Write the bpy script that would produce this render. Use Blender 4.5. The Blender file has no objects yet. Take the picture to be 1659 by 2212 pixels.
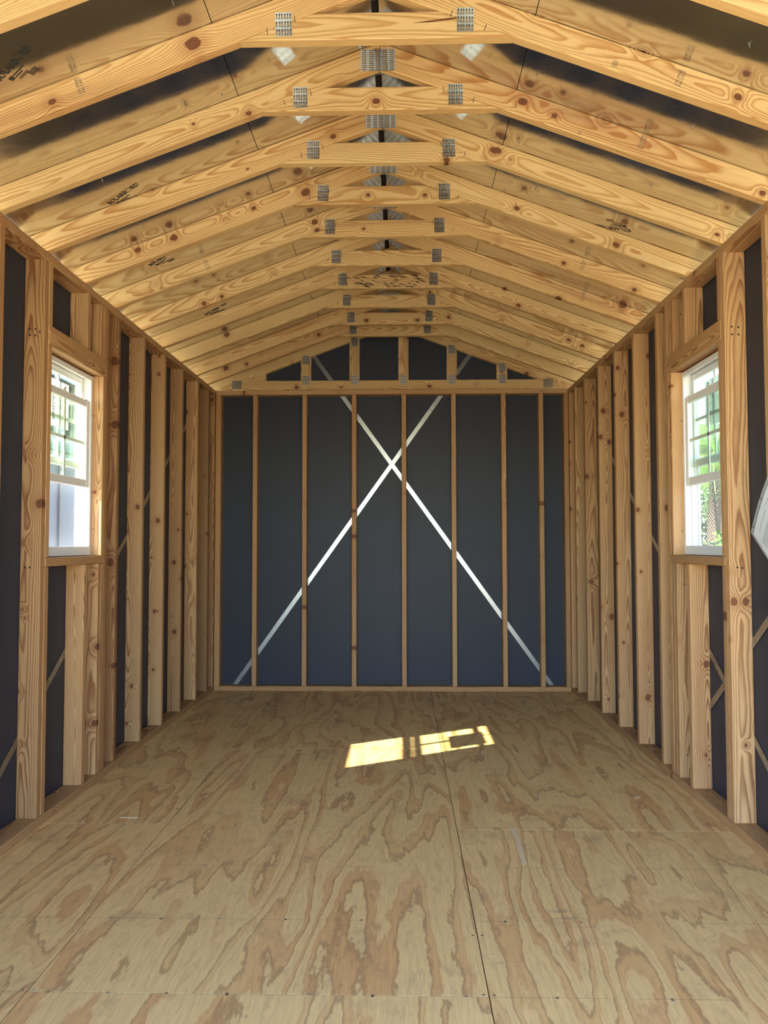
import bpy, bmesh, math, random
from mathutils import Vector, Matrix, noise as mn
random.seed(7)
scene = bpy.context.scene
C = scene.collection

# ------------------------------------------------------------------ measured frame (metres)
XL, XR = -1.527, 1.357          # inner face of the side wall studs
D = 6.280                       # inner face of the rear wall studs
Y0 = 0.27                       # front wall
WD = 0.089                      # stud depth
TK = 0.038                      # stud thickness
HP = 2.410                      # underside of top plates
HT = 2.448                      # top of top plates
XC = -0.0787                    # ridge line
SL = 0.372                      # roof slope
ZA = 2.987                      # rafter underside at the ridge
ZD = 3.082                      # deck underside at the ridge
TH = math.atan(SL)
FLOOR_B = -0.018

# ------------------------------------------------------------------ camera
cam_d = bpy.data.cameras.new('camera'); cam = bpy.data.objects.new('camera', cam_d); C.objects.link(cam)
F, P, YW, RO = 1670.0, 0.0426, 0.0230, -0.0016
fwd = Vector((-math.sin(YW)*math.cos(P), math.cos(YW)*math.cos(P), math.sin(P)))
rt = Vector((math.cos(YW), math.sin(YW), 0)); up = rt.cross(fwd)
r2 = rt*math.cos(RO)+up*math.sin(RO); u2 = -rt*math.sin(RO)+up*math.cos(RO)
M = Matrix((r2, u2, -fwd)).transposed().to_4x4(); M.translation = (0, 0, 1.1776)
cam.matrix_world = M
cam_d.sensor_fit = 'VERTICAL'; cam_d.sensor_height = 24.0; cam_d.lens = 24.0*F/2212
cam_d.clip_start = 0.02; cam_d.clip_end = 300
scene.camera = cam

# ------------------------------------------------------------------ sky, sun, exposure
w = bpy.data.worlds.new('sky'); scene.world = w; w.use_nodes = True
nt = w.node_tree; nt.nodes.clear()
wo = nt.nodes.new('ShaderNodeOutputWorld'); bg = nt.nodes.new('ShaderNodeBackground')
sky = nt.nodes.new('ShaderNodeTexSky'); sky.sky_type = 'NISHITA'; sky.sun_disc = False
sky.sun_elevation = math.radians(38.4); sky.sun_rotation = math.radians(239.7)
sky.air_density = 1.0; sky.dust_density = 0.1; sky.ozone_density = 3.0
nt.links.new(sky.outputs[0], bg.inputs[0]); bg.inputs[1].default_value = 0.50
nt.links.new(bg.outputs[0], wo.inputs[0])
sun_d = bpy.data.lights.new('sun', 'SUN'); sun = bpy.data.objects.new('sun', sun_d); C.objects.link(sun)
sun_d.energy = 13.0; sun_d.angle = math.radians(0.53); sun_d.color = (1.0, 0.93, 0.80)
sun.rotation_euler = Vector((1.0, 0.585, -0.917)).to_track_quat('-Z', 'Y').to_euler()
sun.location = (-6, -4, 8)
vs = scene.view_settings
scene.display_settings.display_device = 'sRGB'
vs.view_transform = 'Standard'; vs.look = 'None'; vs.gamma = 1.0; vs.use_curve_mapping = False
vs.exposure = 1.88
scene.cycles.max_bounces = 12; scene.cycles.diffuse_bounces = 7; scene.cycles.glossy_bounces = 6
scene.cycles.transparent_max_bounces = 16
scene.cycles.sample_clamp_indirect = 8.0

# ------------------------------------------------------------------ node helpers
class G:
    def __init__(s, name):
        s.m = bpy.data.materials.new(name); s.m.use_nodes = True
        s.t = s.m.node_tree; s.t.nodes.clear()
        s.out = s.t.nodes.new('ShaderNodeOutputMaterial')
    def n(s, kind, **kw):
        nd = s.t.nodes.new(kind)
        for k, v in kw.items(): setattr(nd, k, v)
        return nd
    def put(s, sock, v):
        if isinstance(v, bpy.types.NodeSocket): s.t.links.new(v, sock)
        elif v is not None:
            try: sock.default_value = v
            except Exception: sock.default_value = (*v, 1.0)
    def ma(s, op, a, b=None, c=None, clamp=False):
        nd = s.n('ShaderNodeMath', operation=op); nd.use_clamp = clamp
        s.put(nd.inputs[0], a)
        if b is not None: s.put(nd.inputs[1], b)
        if c is not None: s.put(nd.inputs[2], c)
        return nd.outputs[0]
    def vm(s, op, a, b=None, scale=None):
        nd = s.n('ShaderNodeVectorMath', operation=op); s.put(nd.inputs[0], a)
        if b is not None: s.put(nd.inputs[1], b)
        if scale is not None: s.put(nd.inputs['Scale'], scale)
        return nd.outputs['Value'] if op in ('LENGTH', 'DISTANCE', 'DOT_PRODUCT') else nd.outputs[0]
    def xyz(s, v):
        nd = s.n('ShaderNodeSeparateXYZ'); s.put(nd.inputs[0], v); return nd.outputs[0], nd.outputs[1], nd.outputs[2]
    def vec(s, x, y, z):
        nd = s.n('ShaderNodeCombineXYZ'); s.put(nd.inputs[0], x); s.put(nd.inputs[1], y); s.put(nd.inputs[2], z); return nd.outputs[0]
    def noise(s, v, scale=1.0, detail=2.0, rough=0.5, dist=0.0):
        nd = s.n('ShaderNodeTexNoise'); s.put(nd.inputs['Vector'], v)
        nd.inputs['Scale'].default_value = scale; nd.inputs['Detail'].default_value = detail
        nd.inputs['Roughness'].default_value = rough; nd.inputs['Distortion'].default_value = dist
        return nd.outputs[0]
    def mixc(s, f, a, b, mode='MIX'):
        nd = s.n('ShaderNodeMix', data_type='RGBA', blend_type=mode)
        s.put(nd.inputs[0], f); s.put(nd.inputs[6], a); s.put(nd.inputs[7], b); return nd.outputs[2]
    def sm(s, v, lo, hi, a=0.0, b=1.0):
        nd = s.n('ShaderNodeMapRange', interpolation_type='SMOOTHSTEP'); s.put(nd.inputs[0], v)
        for i, q in ((1, lo), (2, hi), (3, a), (4, b)): s.put(nd.inputs[i], q)
        return nd.outputs[0]
    def attr(s, name):
        nd = s.n('ShaderNodeAttribute', attribute_type='OBJECT', attribute_name=name); return nd.outputs['Fac']
    def obj(s): return s.n('ShaderNodeTexCoord').outputs['Object']
    def bump(s, h, strength=0.3, dist=0.001):
        nd = s.n('ShaderNodeBump'); s.put(nd.inputs['Height'], h)
        nd.inputs['Strength'].default_value = strength; nd.inputs['Distance'].default_value = dist
        return nd.outputs[0]
    def bsdf(s, col, rough=0.6, metal=0.0, normal=None, spec=0.5, **kw):
        nd = s.n('ShaderNodeBsdfPrincipled')
        s.put(nd.inputs['Base Color'], col); s.put(nd.inputs['Roughness'], rough); s.put(nd.inputs['Metallic'], metal)
        s.put(nd.inputs['Specular IOR Level'], spec)
        if normal is not None: s.put(nd.inputs['Normal'], normal)
        for k, v in kw.items(): s.put(nd.inputs[k], v)
        return nd.outputs[0]
    def end(s, sh): s.t.links.new(sh, s.out.inputs[0]); return s.m

def c4(*a): return (a[0], a[1], a[2], 1.0)

def make_lumber(name, early, late):
    """Southern pine: rings about a pith line, with knots that bend the rings; grain runs along local X."""
    g = G(name)
    co = g.obj(); x, y, z = g.xyz(co); seed = g.attr('seed'); tone = g.attr('tone')
    wn = g.n('ShaderNodeTexWhiteNoise', noise_dimensions='1D'); g.put(wn.inputs['W'], seed)
    a, b, c = g.xyz(wn.outputs['Color'])
    off = g.ma('MULTIPLY', seed, 13.7)
    v1 = g.vec(g.ma('ADD', g.ma('MULTIPLY', x, 0.75), off), g.ma('MULTIPLY', y, 4.0), g.ma('MULTIPLY', z, 4.0))
    n1 = g.ma('SUBTRACT', g.noise(v1, 1.0, 2.0, 0.45), 0.5)
    v2 = g.vec(g.ma('MULTIPLY', x, 0.8), g.ma('ADD', g.ma('MULTIPLY', y, 5.0), off), g.ma('MULTIPLY', z, 5.0))
    n2 = g.ma('SUBTRACT', g.noise(v2, 1.0, 2.0, 0.5), 0.5)
    # knots
    kv = g.vec(g.ma('ADD', g.ma('MULTIPLY', x, 2.6), off), g.ma('ADD', g.ma('MULTIPLY', y, 7.5), off), g.ma('ADD', g.ma('MULTIPLY', z, 3.5), g.ma('MULTIPLY', c, 9.0)))
    vo = g.n('ShaderNodeTexVoronoi', feature='F1', distance='EUCLIDEAN'); g.put(vo.inputs['Vector'], kv); vo.inputs['Scale'].default_value = 1.0
    vo.inputs['Randomness'].default_value = 0.9
    df = g.vm('SUBTRACT', kv, vo.outputs['Position'])
    dm = g.vm('MULTIPLY', df, (0.30, 0.133, 0.030))
    kr = g.vm('LENGTH', dm)
    krn = g.ma('ADD', kr, g.ma('MULTIPLY', g.ma('SUBTRACT', g.noise(co, 60, 1.0), 0.5), 0.006))
    ks = g.ma('MULTIPLY_ADD', g.xyz(vo.outputs['Color'])[0], 0.75, 0.65)
    kmask = g.ma('MULTIPLY', g.ma('LESS_THAN', g.xyz(vo.outputs['Color'])[1], 0.45), 1.0)
    kmask = g.ma('ADD', kmask, g.attr('clear_grain'))
    kr = g.ma('ADD', kr, kmask); krn = g.ma('ADD', krn, kmask)
    kr = g.ma('DIVIDE', kr, ks); krn = g.ma('DIVIDE', krn, ks)
    kn_ = g.ma('MULTIPLY', g.ma('SUBTRACT', g.noise(co, 60, 1.0), 0.5), 0.006)
    for kk in ('1', '2', '3'):   # the knots that single boards out, placed from the photograph
        ex = g.ma('MULTIPLY', g.ma('SUBTRACT', x, g.attr('knot_x'+kk)), 0.80); ey = g.ma('SUBTRACT', y, g.attr('knot_y'+kk)); er = g.ma('MAXIMUM', g.attr('knot_r'+kk), 0.00001)
        ed = g.ma('DIVIDE', g.ma('MULTIPLY', g.ma('SQRT', g.ma('MULTIPLY_ADD', ex, ex, g.ma('MULTIPLY', ey, ey))), 0.011), er)
        kr = g.ma('MINIMUM', kr, ed); krn = g.ma('MINIMUM', krn, g.ma('ADD', ed, kn_))
    q = g.ma('DIVIDE', kr, 0.026)
    kb = g.ma('EXPONENT', g.ma('MULTIPLY', g.ma('MULTIPLY', q, q), -1.0))
    py = g.ma('MULTIPLY', g.ma('SUBTRACT', a, 0.5), 0.10)
    pz = g.ma('MULTIPLY_ADD', b, -0.095, -0.020)
    yy = g.ma('ADD', g.ma('SUBTRACT', y, py), g.ma('MULTIPLY', n1, 0.075))
    zz = g.ma('ADD', g.ma('SUBTRACT', z, pz), g.ma('MULTIPLY_ADD', n2, 0.10, g.ma('MULTIPLY', x, g.ma('MULTIPLY_ADD', c, 0.05, -0.018))))
    r = g.ma('SQRT', g.ma('ADD', g.ma('MULTIPLY', yy, yy), g.ma('MULTIPLY', zz, zz)))
    r = g.ma('ADD', r, g.ma('MULTIPLY', kb, 0.017))
    fine = g.noise(g.vec(g.ma('MULTIPLY', x, 9.0), g.ma('MULTIPLY', y, 70.0), g.ma('MULTIPLY', z, 70.0)), 1.0, 3.0, 0.6)
    r = g.ma('ADD', r, g.ma('MULTIPLY', g.ma('SUBTRACT', fine, 0.5), 0.0026))
    ph = g.ma('FRACT', g.ma('DIVIDE', r, g.ma('MULTIPLY_ADD', c, 0.0034, 0.0040)))
    lw = g.ma('MULTIPLY', g.sm(ph, 0.30, 0.88), g.sm(ph, 0.90, 1.0, 1.0, 0.0))
    vv = g.noise(g.vec(g.ma('ADD', g.ma('MULTIPLY', x, 0.9), off), g.ma('MULTIPLY', y, 12.0), g.ma('MULTIPLY', z, 12.0)), 1.0, 2.0)
    lw = g.ma('MULTIPLY', lw, g.sm(vv, 0.25, 0.75, 0.55, 1.0))
    col = g.mixc(lw, c4(*early), c4(*late))
    # red brown heart streaks and board to board tone
    hs = g.sm(g.noise(g.vec(g.ma('ADD', g.ma('MULTIPLY', x, 0.8), off), g.ma('MULTIPLY', y, 14.0), g.ma('MULTIPLY', z, 9.0)), 1.0, 3.0, 0.6), 0.50, 0.72)
    hm = g.ma('MULTIPLY', hs, g.ma('MULTIPLY_ADD', a, 0.50, 0.08))
    col = g.mixc(hm, col, c4(0.43, 0.205, 0.085))
    halo = g.sm(kr, 0.010, 0.034, 0.42, 0.0)
    col = g.mixc(halo, col, c4(0.40, 0.17, 0.06))
    km = g.sm(krn, 0.0095, 0.0125, 1.0, 0.0)
    kc = g.mixc(g.ma('FRACT', g.ma('MULTIPLY', krn, 260.0)), c4(0.125, 0.044, 0.017), c4(0.25, 0.105, 0.042))
    col = g.mixc(km, col, kc)
    fib = g.noise(g.vec(g.ma('MULTIPLY', x, 14.0), g.ma('MULTIPLY', y, 420.0), g.ma('MULTIPLY', z, 420.0)), 1.0, 2.0)
    col = g.mixc(0.30, col, g.mixc(g.sm(fib, 0.3, 0.7), c4(0.55, 0.5, 0.45), c4(1, 1, 1)), 'MULTIPLY')
    dirt = g.sm(g.noise(g.vec(g.ma('ADD', g.ma('MULTIPLY', x, 2.2), off), g.ma('MULTIPLY', y, 9.0), z), 1.0, 4.0, 0.65), 0.57, 0.78)
    col = g.mixc(g.ma('MULTIPLY', dirt, g.ma('MULTIPLY', b, 0.60)), col, c4(0.15, 0.095, 0.055))
    tn = g.mixc(tone, c4(0.42, 0.33, 0.25), c4(1.0, 1.0, 1.0))
    col = g.mixc(g.ma('MULTIPLY', a, 0.55), col, c4(1.0, 0.86, 0.80), 'MULTIPLY')
    col = g.mixc(1.0, col, tn, 'MULTIPLY')
    h = g.ma('ADD', g.ma('MULTIPLY', fib, 0.5), g.ma('MULTIPLY', lw, -0.4))
    return g.end(g.bsdf(col, 0.62, 0.0, g.bump(h, 0.25, 0.0008), 0.35))

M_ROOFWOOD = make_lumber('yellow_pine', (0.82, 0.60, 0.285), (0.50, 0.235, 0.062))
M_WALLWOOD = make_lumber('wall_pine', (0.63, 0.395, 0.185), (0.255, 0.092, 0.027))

def make_plywood():
    g = G('pine_plywood'); co = g.obj(); x, y, z = g.xyz(co); seed = g.attr('seed'); off = g.ma('MULTIPLY', seed, 7.31)
    jag = g.noise(g.vec(g.ma('MULTIPLY', x, 26.0), g.ma('ADD', g.ma('MULTIPLY', y, 6.0), off), 0.0), 1.0, 4.0, 0.65)
    v = g.vec(g.ma('ADD', g.ma('MULTIPLY', x, 2.9), off), g.ma('ADD', g.ma('MULTIPLY', y, 0.46), off), off)
    wv = g.noise(v, 1.0, 2.0, 0.5, 0.35)
    f = g.ma('ADD', g.ma('MULTIPLY', wv, 10.0), g.ma('MULTIPLY', jag, 0.85))
    ph = g.ma('FRACT', f)
    band = g.ma('MULTIPLY', g.sm(ph, 0.50, 0.62), g.sm(ph, 0.90, 0.985, 1.0, 0.0))
    line = g.ma('MULTIPLY', g.sm(ph, 0.80, 0.93), g.sm(ph, 0.94, 1.0, 1.0, 0.0))
    mod = g.noise(g.vec(g.ma('MULTIPLY', x, 2.0), g.ma('ADD', g.ma('MULTIPLY', y, 1.1), off), 3.0), 1.0, 2.0)
    band = g.ma('MULTIPLY', band, g.sm(mod, 0.35, 0.65, 0.35, 1.0))
    col = g.mixc(g.ma('MULTIPLY', band, 0.62), c4(0.80, 0.535, 0.225), c4(0.62, 0.29, 0.10))
    col = g.mixc(g.ma('MULTIPLY', line, 0.50), col, c4(0.30, 0.155, 0.065))
    ph2 = g.ma('FRACT', g.ma('MULTIPLY', f, 3.0)); l2 = g.ma('MULTIPLY', g.sm(ph2, 0.70, 0.92), g.sm(ph2, 0.93, 1.0, 1.0, 0.0))
    col = g.mixc(g.ma('MULTIPLY', l2, 0.22), col, c4(0.36, 0.20, 0.09))
    gr = g.noise(g.vec(g.ma('MULTIPLY', x, 150.0), g.ma('MULTIPLY', y, 9.0), off), 1.0, 3.0, 0.6)
    col = g.mixc(0.28, col, g.mixc(g.sm(gr, 0.3, 0.7), c4(0.55, 0.5, 0.46), c4(1.05, 1.05, 1.05)), 'MULTIPLY')
    bl = g.noise(g.vec(g.ma('MULTIPLY', x, 5.0), g.ma('ADD', g.ma('MULTIPLY', y, 4.0), off), 9.0), 1.0, 5.0, 0.7)
    col = g.mixc(g.sm(bl, 0.52, 0.74, 0.0, 0.50), col, c4(0.33, 0.20, 0.11))
    # blue grey scuffs
    sc = g.noise(g.vec(g.ma('MULTIPLY', x, 7.0), g.ma('ADD', g.ma('MULTIPLY', y, 38.0), off), 2.0), 1.0, 4.0, 0.7)
    sm_ = g.noise(g.vec(g.ma('MULTIPLY', x, 1.7), g.ma('ADD', g.ma('MULTIPLY', y, 2.2), off), 5.0), 1.0, 1.0)
    col = g.mixc(g.ma('MULTIPLY', g.sm(sc, 0.55, 0.72), g.sm(sm_, 0.56, 0.68, 0.0, 0.55)), col, c4(0.10, 0.10, 0.115))
    # pale scratches
    s2 = g.noise(g.vec(g.ma('MULTIPLY', g.ma('ADD', x, g.ma('MULTIPLY', y, 0.12)), 90.0), g.ma('MULTIPLY', y, 1.3), off), 1.0, 1.0)
    col = g.mixc(g.sm(s2, 0.80, 0.84, 0.0, 0.5), col, c4(0.55, 0.47, 0.34))
    # nail rows on the joists
    yw = g.xyz(g.n('ShaderNodeNewGeometry').outputs['Position'])[1]
    fr = g.ma('ABSOLUTE', g.ma('SUBTRACT', g.ma('FRACT', g.ma('DIVIDE', g.ma('ADD', g.ma('SUBTRACT', yw, 2.072), 0.2032), 0.4064)), 0.5))
    brk = g.sm(g.noise(g.vec(g.ma('MULTIPLY', x, 3.0), yw, off), 1.0, 2.0), 0.42, 0.55)
    col = g.mixc(g.ma('MULTIPLY', g.sm(fr, 0.002, 0.005, 0.40, 0.0), brk), col, c4(0.15, 0.10, 0.06))
    rough = g.ma('MULTIPLY_ADD', bl, 0.25, 0.40)
    return g.end(g.bsdf(col, rough, 0.0, g.bump(g.ma('ADD', gr, band), 0.12, 0.0008), 0.40))
M_PLY = make_plywood()

def simple(name, col, rough=0.5, metal=0.0, spec=0.5, nscale=0, nstr=0.15, var=0.0):
    g = G(name); co = g.obj(); nz = g.noise(co, nscale or 20.0, 3.0)
    c = g.mixc(g.ma('MULTIPLY', nz, var * 2), c4(*col), c4(*[q * 0.6 for q in col])) if var else c4(*col)
    nrm = g.bump(nz, nstr, 0.002) if nscale else None
    return g.end(g.bsdf(c, rough, metal, nrm, spec))

def make_sheathing():
    g = G('charcoal_sheathing'); co = g.obj(); nz = g.noise(co, 9.0, 4.0, 0.6); n2 = g.noise(co, 260.0, 2.0)
    col = g.mixc(g.ma('MULTIPLY', nz, 0.35), c4(0.029, 0.033, 0.048), c4(0.024, 0.027, 0.038))
    return g.end(g.bsdf(col, g.ma('MULTIPLY_ADD', nz, 0.08, 0.46), 0.0, g.bump(n2, 0.05, 0.0004), 0.28))
M_SHEATH = make_sheathing()

def make_foil():
    g = G('radiant_foil'); co = g.obj(); x, y, z = g.xyz(co)
    big = g.noise(co, 5.0, 3.0, 0.55); mid = g.noise(g.vec(g.ma('MULTIPLY', x, 34.0), g.ma('MULTIPLY', y, 60.0), 0.0), 1.0, 4.0, 0.65)
    perf = g.ma('MULTIPLY', g.ma('SINE', g.ma('MULTIPLY', x, 1400.0)), g.ma('SINE', g.ma('MULTIPLY', y, 1400.0)))
    h = g.ma('ADD', g.ma('MULTIPLY', big, 3.0), g.ma('MULTIPLY', mid, 0.30))
    h = g.ma('ADD', h, g.ma('MULTIPLY', perf, 0.02))
    col = g.mixc(g.sm(mid, 0.6, 0.8), c4(0.66, 0.655, 0.64), c4(0.52, 0.515, 0.50))
    return g.end(g.bsdf(col, g.ma('MULTIPLY_ADD', mid, 0.09, 0.085), 1.0, g.bump(h, 0.13, 0.004), 0.5))
M_FOIL = make_foil()

def make_galv(name, base, rough, bs=0.5):
    g = G(name); co = g.obj(); v = g.n('ShaderNodeTexVoronoi'); g.put(v.inputs['Vector'], co); v.inputs['Scale'].default_value = 160.0
    nz = g.noise(co, 90.0, 3.0); col = g.mixc(g.ma('MULTIPLY', v.outputs['Distance'], 0.25), c4(*base), c4(*[q*0.72 for q in base]))
    return g.end(g.bsdf(col, g.ma('MULTIPLY_ADD', nz, 0.2, rough), 1.0, g.bump(nz, bs, 0.0015), 0.5))
M_GALV = make_galv('galvanised_plate', (0.50, 0.51, 0.51), 0.22)
M_STRAP = make_galv('galvanised_strap', (0.36, 0.375, 0.38), 0.20, 0.07)
M_SLOT = simple('plate_slot_shadow', (0.06, 0.045, 0.035), 0.7)  # dark colour laid in for the shadow inside the punched slots
M_TOOTH = simple('plate_tooth_wood', (0.46, 0.33, 0.18), 0.6)
M_VINYL = simple('white_vinyl', (0.80, 0.79, 0.77), 0.32, 0, 0.5)
M_INK = simple('black_ink', (0.035, 0.032, 0.030), 0.7)
M_INKB = simple('faded_ink', (0.13, 0.11, 0.095), 0.8)
M_DARK = simple('nail_hole', (0.012, 0.010, 0.010), 0.9)  # also colours the drawn shadow lines by the tie plates
M_STEEL = simple('nail_steel', (0.55, 0.55, 0.54), 0.35, 1.0)
M_PAPER = simple('white_paper', (0.80, 0.80, 0.79), 0.5)
def make_sticker():
    g = G('translucent_sticker'); d = g.n('ShaderNodeBsdfDiffuse'); d.inputs[0].default_value = c4(0.75, 0.75, 0.72)
    t = g.n('ShaderNodeBsdfTranslucent'); t.inputs[0].default_value = c4(0.70, 0.72, 0.66)
    mx = g.n('ShaderNodeMixShader'); mx.inputs[0].default_value = 0.6; g.put(mx.inputs[1], d.outputs[0]); g.put(mx.inputs[2], t.outputs[0]); return g.end(mx.outputs[0])
M_STICKER = make_sticker()
M_SPLINT = simple('pale_splinter', (0.66, 0.50, 0.31), 0.95, 0.0, 0.1)
M_ROOFING = simple('dark_underlayment', (0.02, 0.02, 0.022), 0.8)
M_YELLOW = simple('yellow_print', (0.80, 0.62, 0.03), 0.6)

def make_glass(name, tint, refl=0.09):
    g = G(name); tr = g.n('ShaderNodeBsdfTransparent'); tr.inputs[0].default_value = c4(*tint)
    gl = g.n('ShaderNodeBsdfGlossy'); gl.inputs['Roughness'].default_value = 0.02
    lw = g.n('ShaderNodeLayerWeight'); lw.inputs[0].default_value = 0.5
    fr = g.ma('MULTIPLY_ADD', g.ma('POWER', lw.outputs['Facing'], 4.0), 0.35, 0.035)
    mx = g.n('ShaderNodeMixShader'); g.put(mx.inputs[0], fr); g.put(mx.inputs[1], tr.outputs[0]); g.put(mx.inputs[2], gl.outputs[0])
    return g.end(mx.outputs[0])
M_GLASS = make_glass('green_tinted_glass', (0.962, 0.985, 0.955))

def make_screen():
    g = G('insect_screen_mesh'); tr = g.n('ShaderNodeBsdfTransparent'); df = g.n('ShaderNodeBsdfDiffuse'); df.inputs[0].default_value = c4(0.30, 0.30, 0.31)
    co = g.obj(); x, y, z = g.xyz(co)
    a = g.ma('MULTIPLY', g.sm(g.ma('ABSOLUTE', g.ma('SUBTRACT', g.ma('FRACT', g.ma('MULTIPLY', y, 620.0)), 0.5)), 0.07, 0.12), g.sm(g.ma('ABSOLUTE', g.ma('SUBTRACT', g.ma('FRACT', g.ma('MULTIPLY', z, 620.0)), 0.5)), 0.07, 0.12))
    mx = g.n('ShaderNodeMixShader'); g.put(mx.inputs[0], a); g.put(mx.inputs[1], df.outputs[0]); g.put(mx.inputs[2], tr.outputs[0])
    return g.end(mx.outputs[0])
M_SCREEN = make_screen()
def make_sleeve():
    g = G('clear_plastic_sleeve'); tr = g.n('ShaderNodeBsdfTransparent'); gl = g.n('ShaderNodeBsdfPrincipled')
    g.put(gl.inputs['Base Color'], c4(0.8, 0.82, 0.85)); gl.inputs['Roughness'].default_value = 0.15
    mx = g.n('ShaderNodeMixShader'); mx.inputs[0].default_value = 0.28; g.put(mx.inputs[1], tr.outputs[0]); g.put(mx.inputs[2], gl.outputs[0])
    return g.end(mx.outputs[0])
M_SLEEVE = make_sleeve()

# outdoor materials
def make_ground():
    g = G('pale_sandy_ground'); co = g.obj(); n1 = g.noise(co, 0.6, 5.0, 0.6); n2 = g.noise(co, 14.0, 3.0)
    col = g.mixc(g.sm(n1, 0.42, 0.62), c4(0.42, 0.38, 0.31), c4(0.20, 0.24, 0.10))
    return g.end(g.bsdf(g.mixc(g.ma('MULTIPLY', n2, 0.3), col, c4(0.30, 0.27, 0.22)), 0.9, 0, g.bump(n2, 0.4, 0.02)))
M_GROUND = make_ground()
M_SLATE = simple('slate_siding', (0.035, 0.048, 0.085), 0.5, var=0.15)
M_SLATE2 = simple('slate_batten', (0.026, 0.034, 0.05), 0.5)
M_WHITE = simple('white_trim_paint', (0.17, 0.19, 0.18), 0.5)
M_PALEG = simple('pale_siding_paint', (0.055, 0.115, 0.080), 0.5)
M_DGLASS = simple('dark_window_glass', (0.05, 0.09, 0.10), 0.1)
M_LEAF = simple('bright_green_leaf', (0.13, 0.26, 0.045), 0.5, nscale=3, var=0.3)  # the leaves' own bright green, varied by noise
M_LEAF2 = simple('grey_green_leaf', (0.11, 0.16, 0.07), 0.6, nscale=3, var=0.3)
M_FROND = simple('palm_frond', (0.16, 0.28, 0.05), 0.45)
M_TRUNK = simple('trunk_bark', (0.16, 0.12, 0.085), 0.9, nscale=14, nstr=0.5, var=0.3)
M_SHADE = simple('brown_metal_roof', (0.10, 0.085, 0.07), 0.6)

# ------------------------------------------------------------------ mesh helpers
def link(name, me, parent=None, mat=None):
    o = bpy.data.objects.new(name, me); C.objects.link(o)
    if parent is not None: o.parent = parent
    if mat is not None and me is not None and not me.materials: me.materials.append(mat)
    return o
def bev(o, wdt=0.0025, seg=1):
    m = o.modifiers.new('eased_edge', 'BEVEL'); m.width = wdt; m.segments = seg; m.limit_method = 'ANGLE'; m.angle_limit = math.radians(40)
    return o
def box_mesh(name, lo, hi):
    (a, b, c), (d, e, f) = lo, hi
    v = [(a,b,c),(d,b,c),(d,e,c),(a,e,c),(a,b,f),(d,b,f),(d,e,f),(a,e,f)]
    fs = [(0,3,2,1),(4,5,6,7),(0,1,5,4),(1,2,6,5),(2,3,7,6),(3,0,4,7)]
    me = bpy.data.meshes.new(name); me.from_pydata(v, [], fs); me.update(); return me
def multi_mesh(name, boxes):
    v, fs, mi = [], [], []
    for bx in boxes:
        lo, hi = bx[0], bx[1]; m = bx[2] if len(bx) > 2 else 0
        (a, b, c), (d, e, f) = lo, hi; k = len(v)
        v += [(a,b,c),(d,b,c),(d,e,c),(a,e,c),(a,b,f),(d,b,f),(d,e,f),(a,e,f)]
        for q in [(0,3,2,1),(4,5,6,7),(0,1,5,4),(1,2,6,5),(2,3,7,6),(3,0,4,7)]: fs.append(tuple(k+i for i in q)); mi.append(m)
    me = bpy.data.meshes.new(name); me.from_pydata(v, [], fs); me.polygons.foreach_set('material_index', mi); me.update(); return me
def wbox(name, lo, hi, mat, parent=None, b=0.0):
    """box given in world coordinates, origin at its centre; the parent sits at the origin unrotated"""
    lo = Vector([min(p, q) for p, q in zip(lo, hi)]); hi2 = Vector([max(p, q) for p, q in zip(lo, hi)])
    hi2 = Vector(hi2); c = (lo + hi2) / 2; h = (hi2 - lo) / 2
    o = link(name, box_mesh(name, tuple(-h), tuple(h)), parent, mat); o.location = c
    if b: bev(o, b)
    return o
SEED = [0]
def knots(o, pts):
    for i, (kx, ky, kr) in enumerate(pts[:3]):
        o['knot_x%d' % (i+1)] = float(kx); o['knot_y%d' % (i+1)] = float(ky); o['knot_r%d' % (i+1)] = float(kr)
STUD_KNOTS = {(-1, 4.098): [(-1.546, 2.171, .020), (-1.541, 1.827, .018), (-1.551, 1.087, .016)], (-1, 4.504): [(-1.553, 1.403, .012), (-1.575, .36, .010)],
 (-1, 4.913): [(-1.566, 2.282, .010), (-1.60, 1.10, .006)], (-1, 5.320): [(-1.575, 1.059, .014), (-1.567, .582, .014)], (-1, 3.240): [(-1.590, .872, .004), (-1.535, 1.355, .016)],
 (1, 3.240): [(1.372, .941, .014), (1.421, .941, .014), (1.409, .355, .007)], (1, 4.504): [(1.408, .302, .016), (1.38, 1.021, .008)],
 (1, 4.913): [(1.388, .564, .008), (1.376, 2.301, .012)], (1, 5.320): [(1.387, 2.096, .016), (1.426, 1.881, .014), (1.425, .688, .016)], (1, 4.098): [(1.396, 1.371, .013)]}
RAFTER_KNOTS = {(1, -1): [(-.677, 2.814, .022), (-.655, 2.762, .009)], (1, 1): [(1.08, 2.608, .011)], (2, 1): [(.576, 2.787, .010), (1.343, 2.482, .010)], (2, -1): [(-.787, 2.775, .005)],
 (3, -1): [(-.291, 2.936, .010), (-.661, 2.798, .005)], (3, 1): [(.414, 2.865, .014)], (4, -1): [(-.461, 2.88, .018), (-.712, 2.805, .010), (-1.099, 2.665, .015)], (5, 1): [(.86, 2.666, .010)],
 (5, -1): [(-.461, 2.901, .014), (-.448, 2.858, .011)], (6, 1): [(1.287, 2.567, .018)], (7, 1): [(.659, 2.805, .009), (.746, 2.70, .012)], (8, -1): [(-1.211, 2.638, .016)], (8, 1): [(1.242, 2.541, .012)], (10, -1): [(-1.384, 2.574, .018)]}
TIE_KNOTS = {2: [(-.094, 2.853, .0115)], 3: [(.196, 2.828, .011)], 4: [(-.159, 2.864, .008), (.115, 2.86, .008)], 5: [(-.2, 2.862, .007)], 9: [(-.26, 2.85, .013), (.12, 2.85, .012)]}
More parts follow.
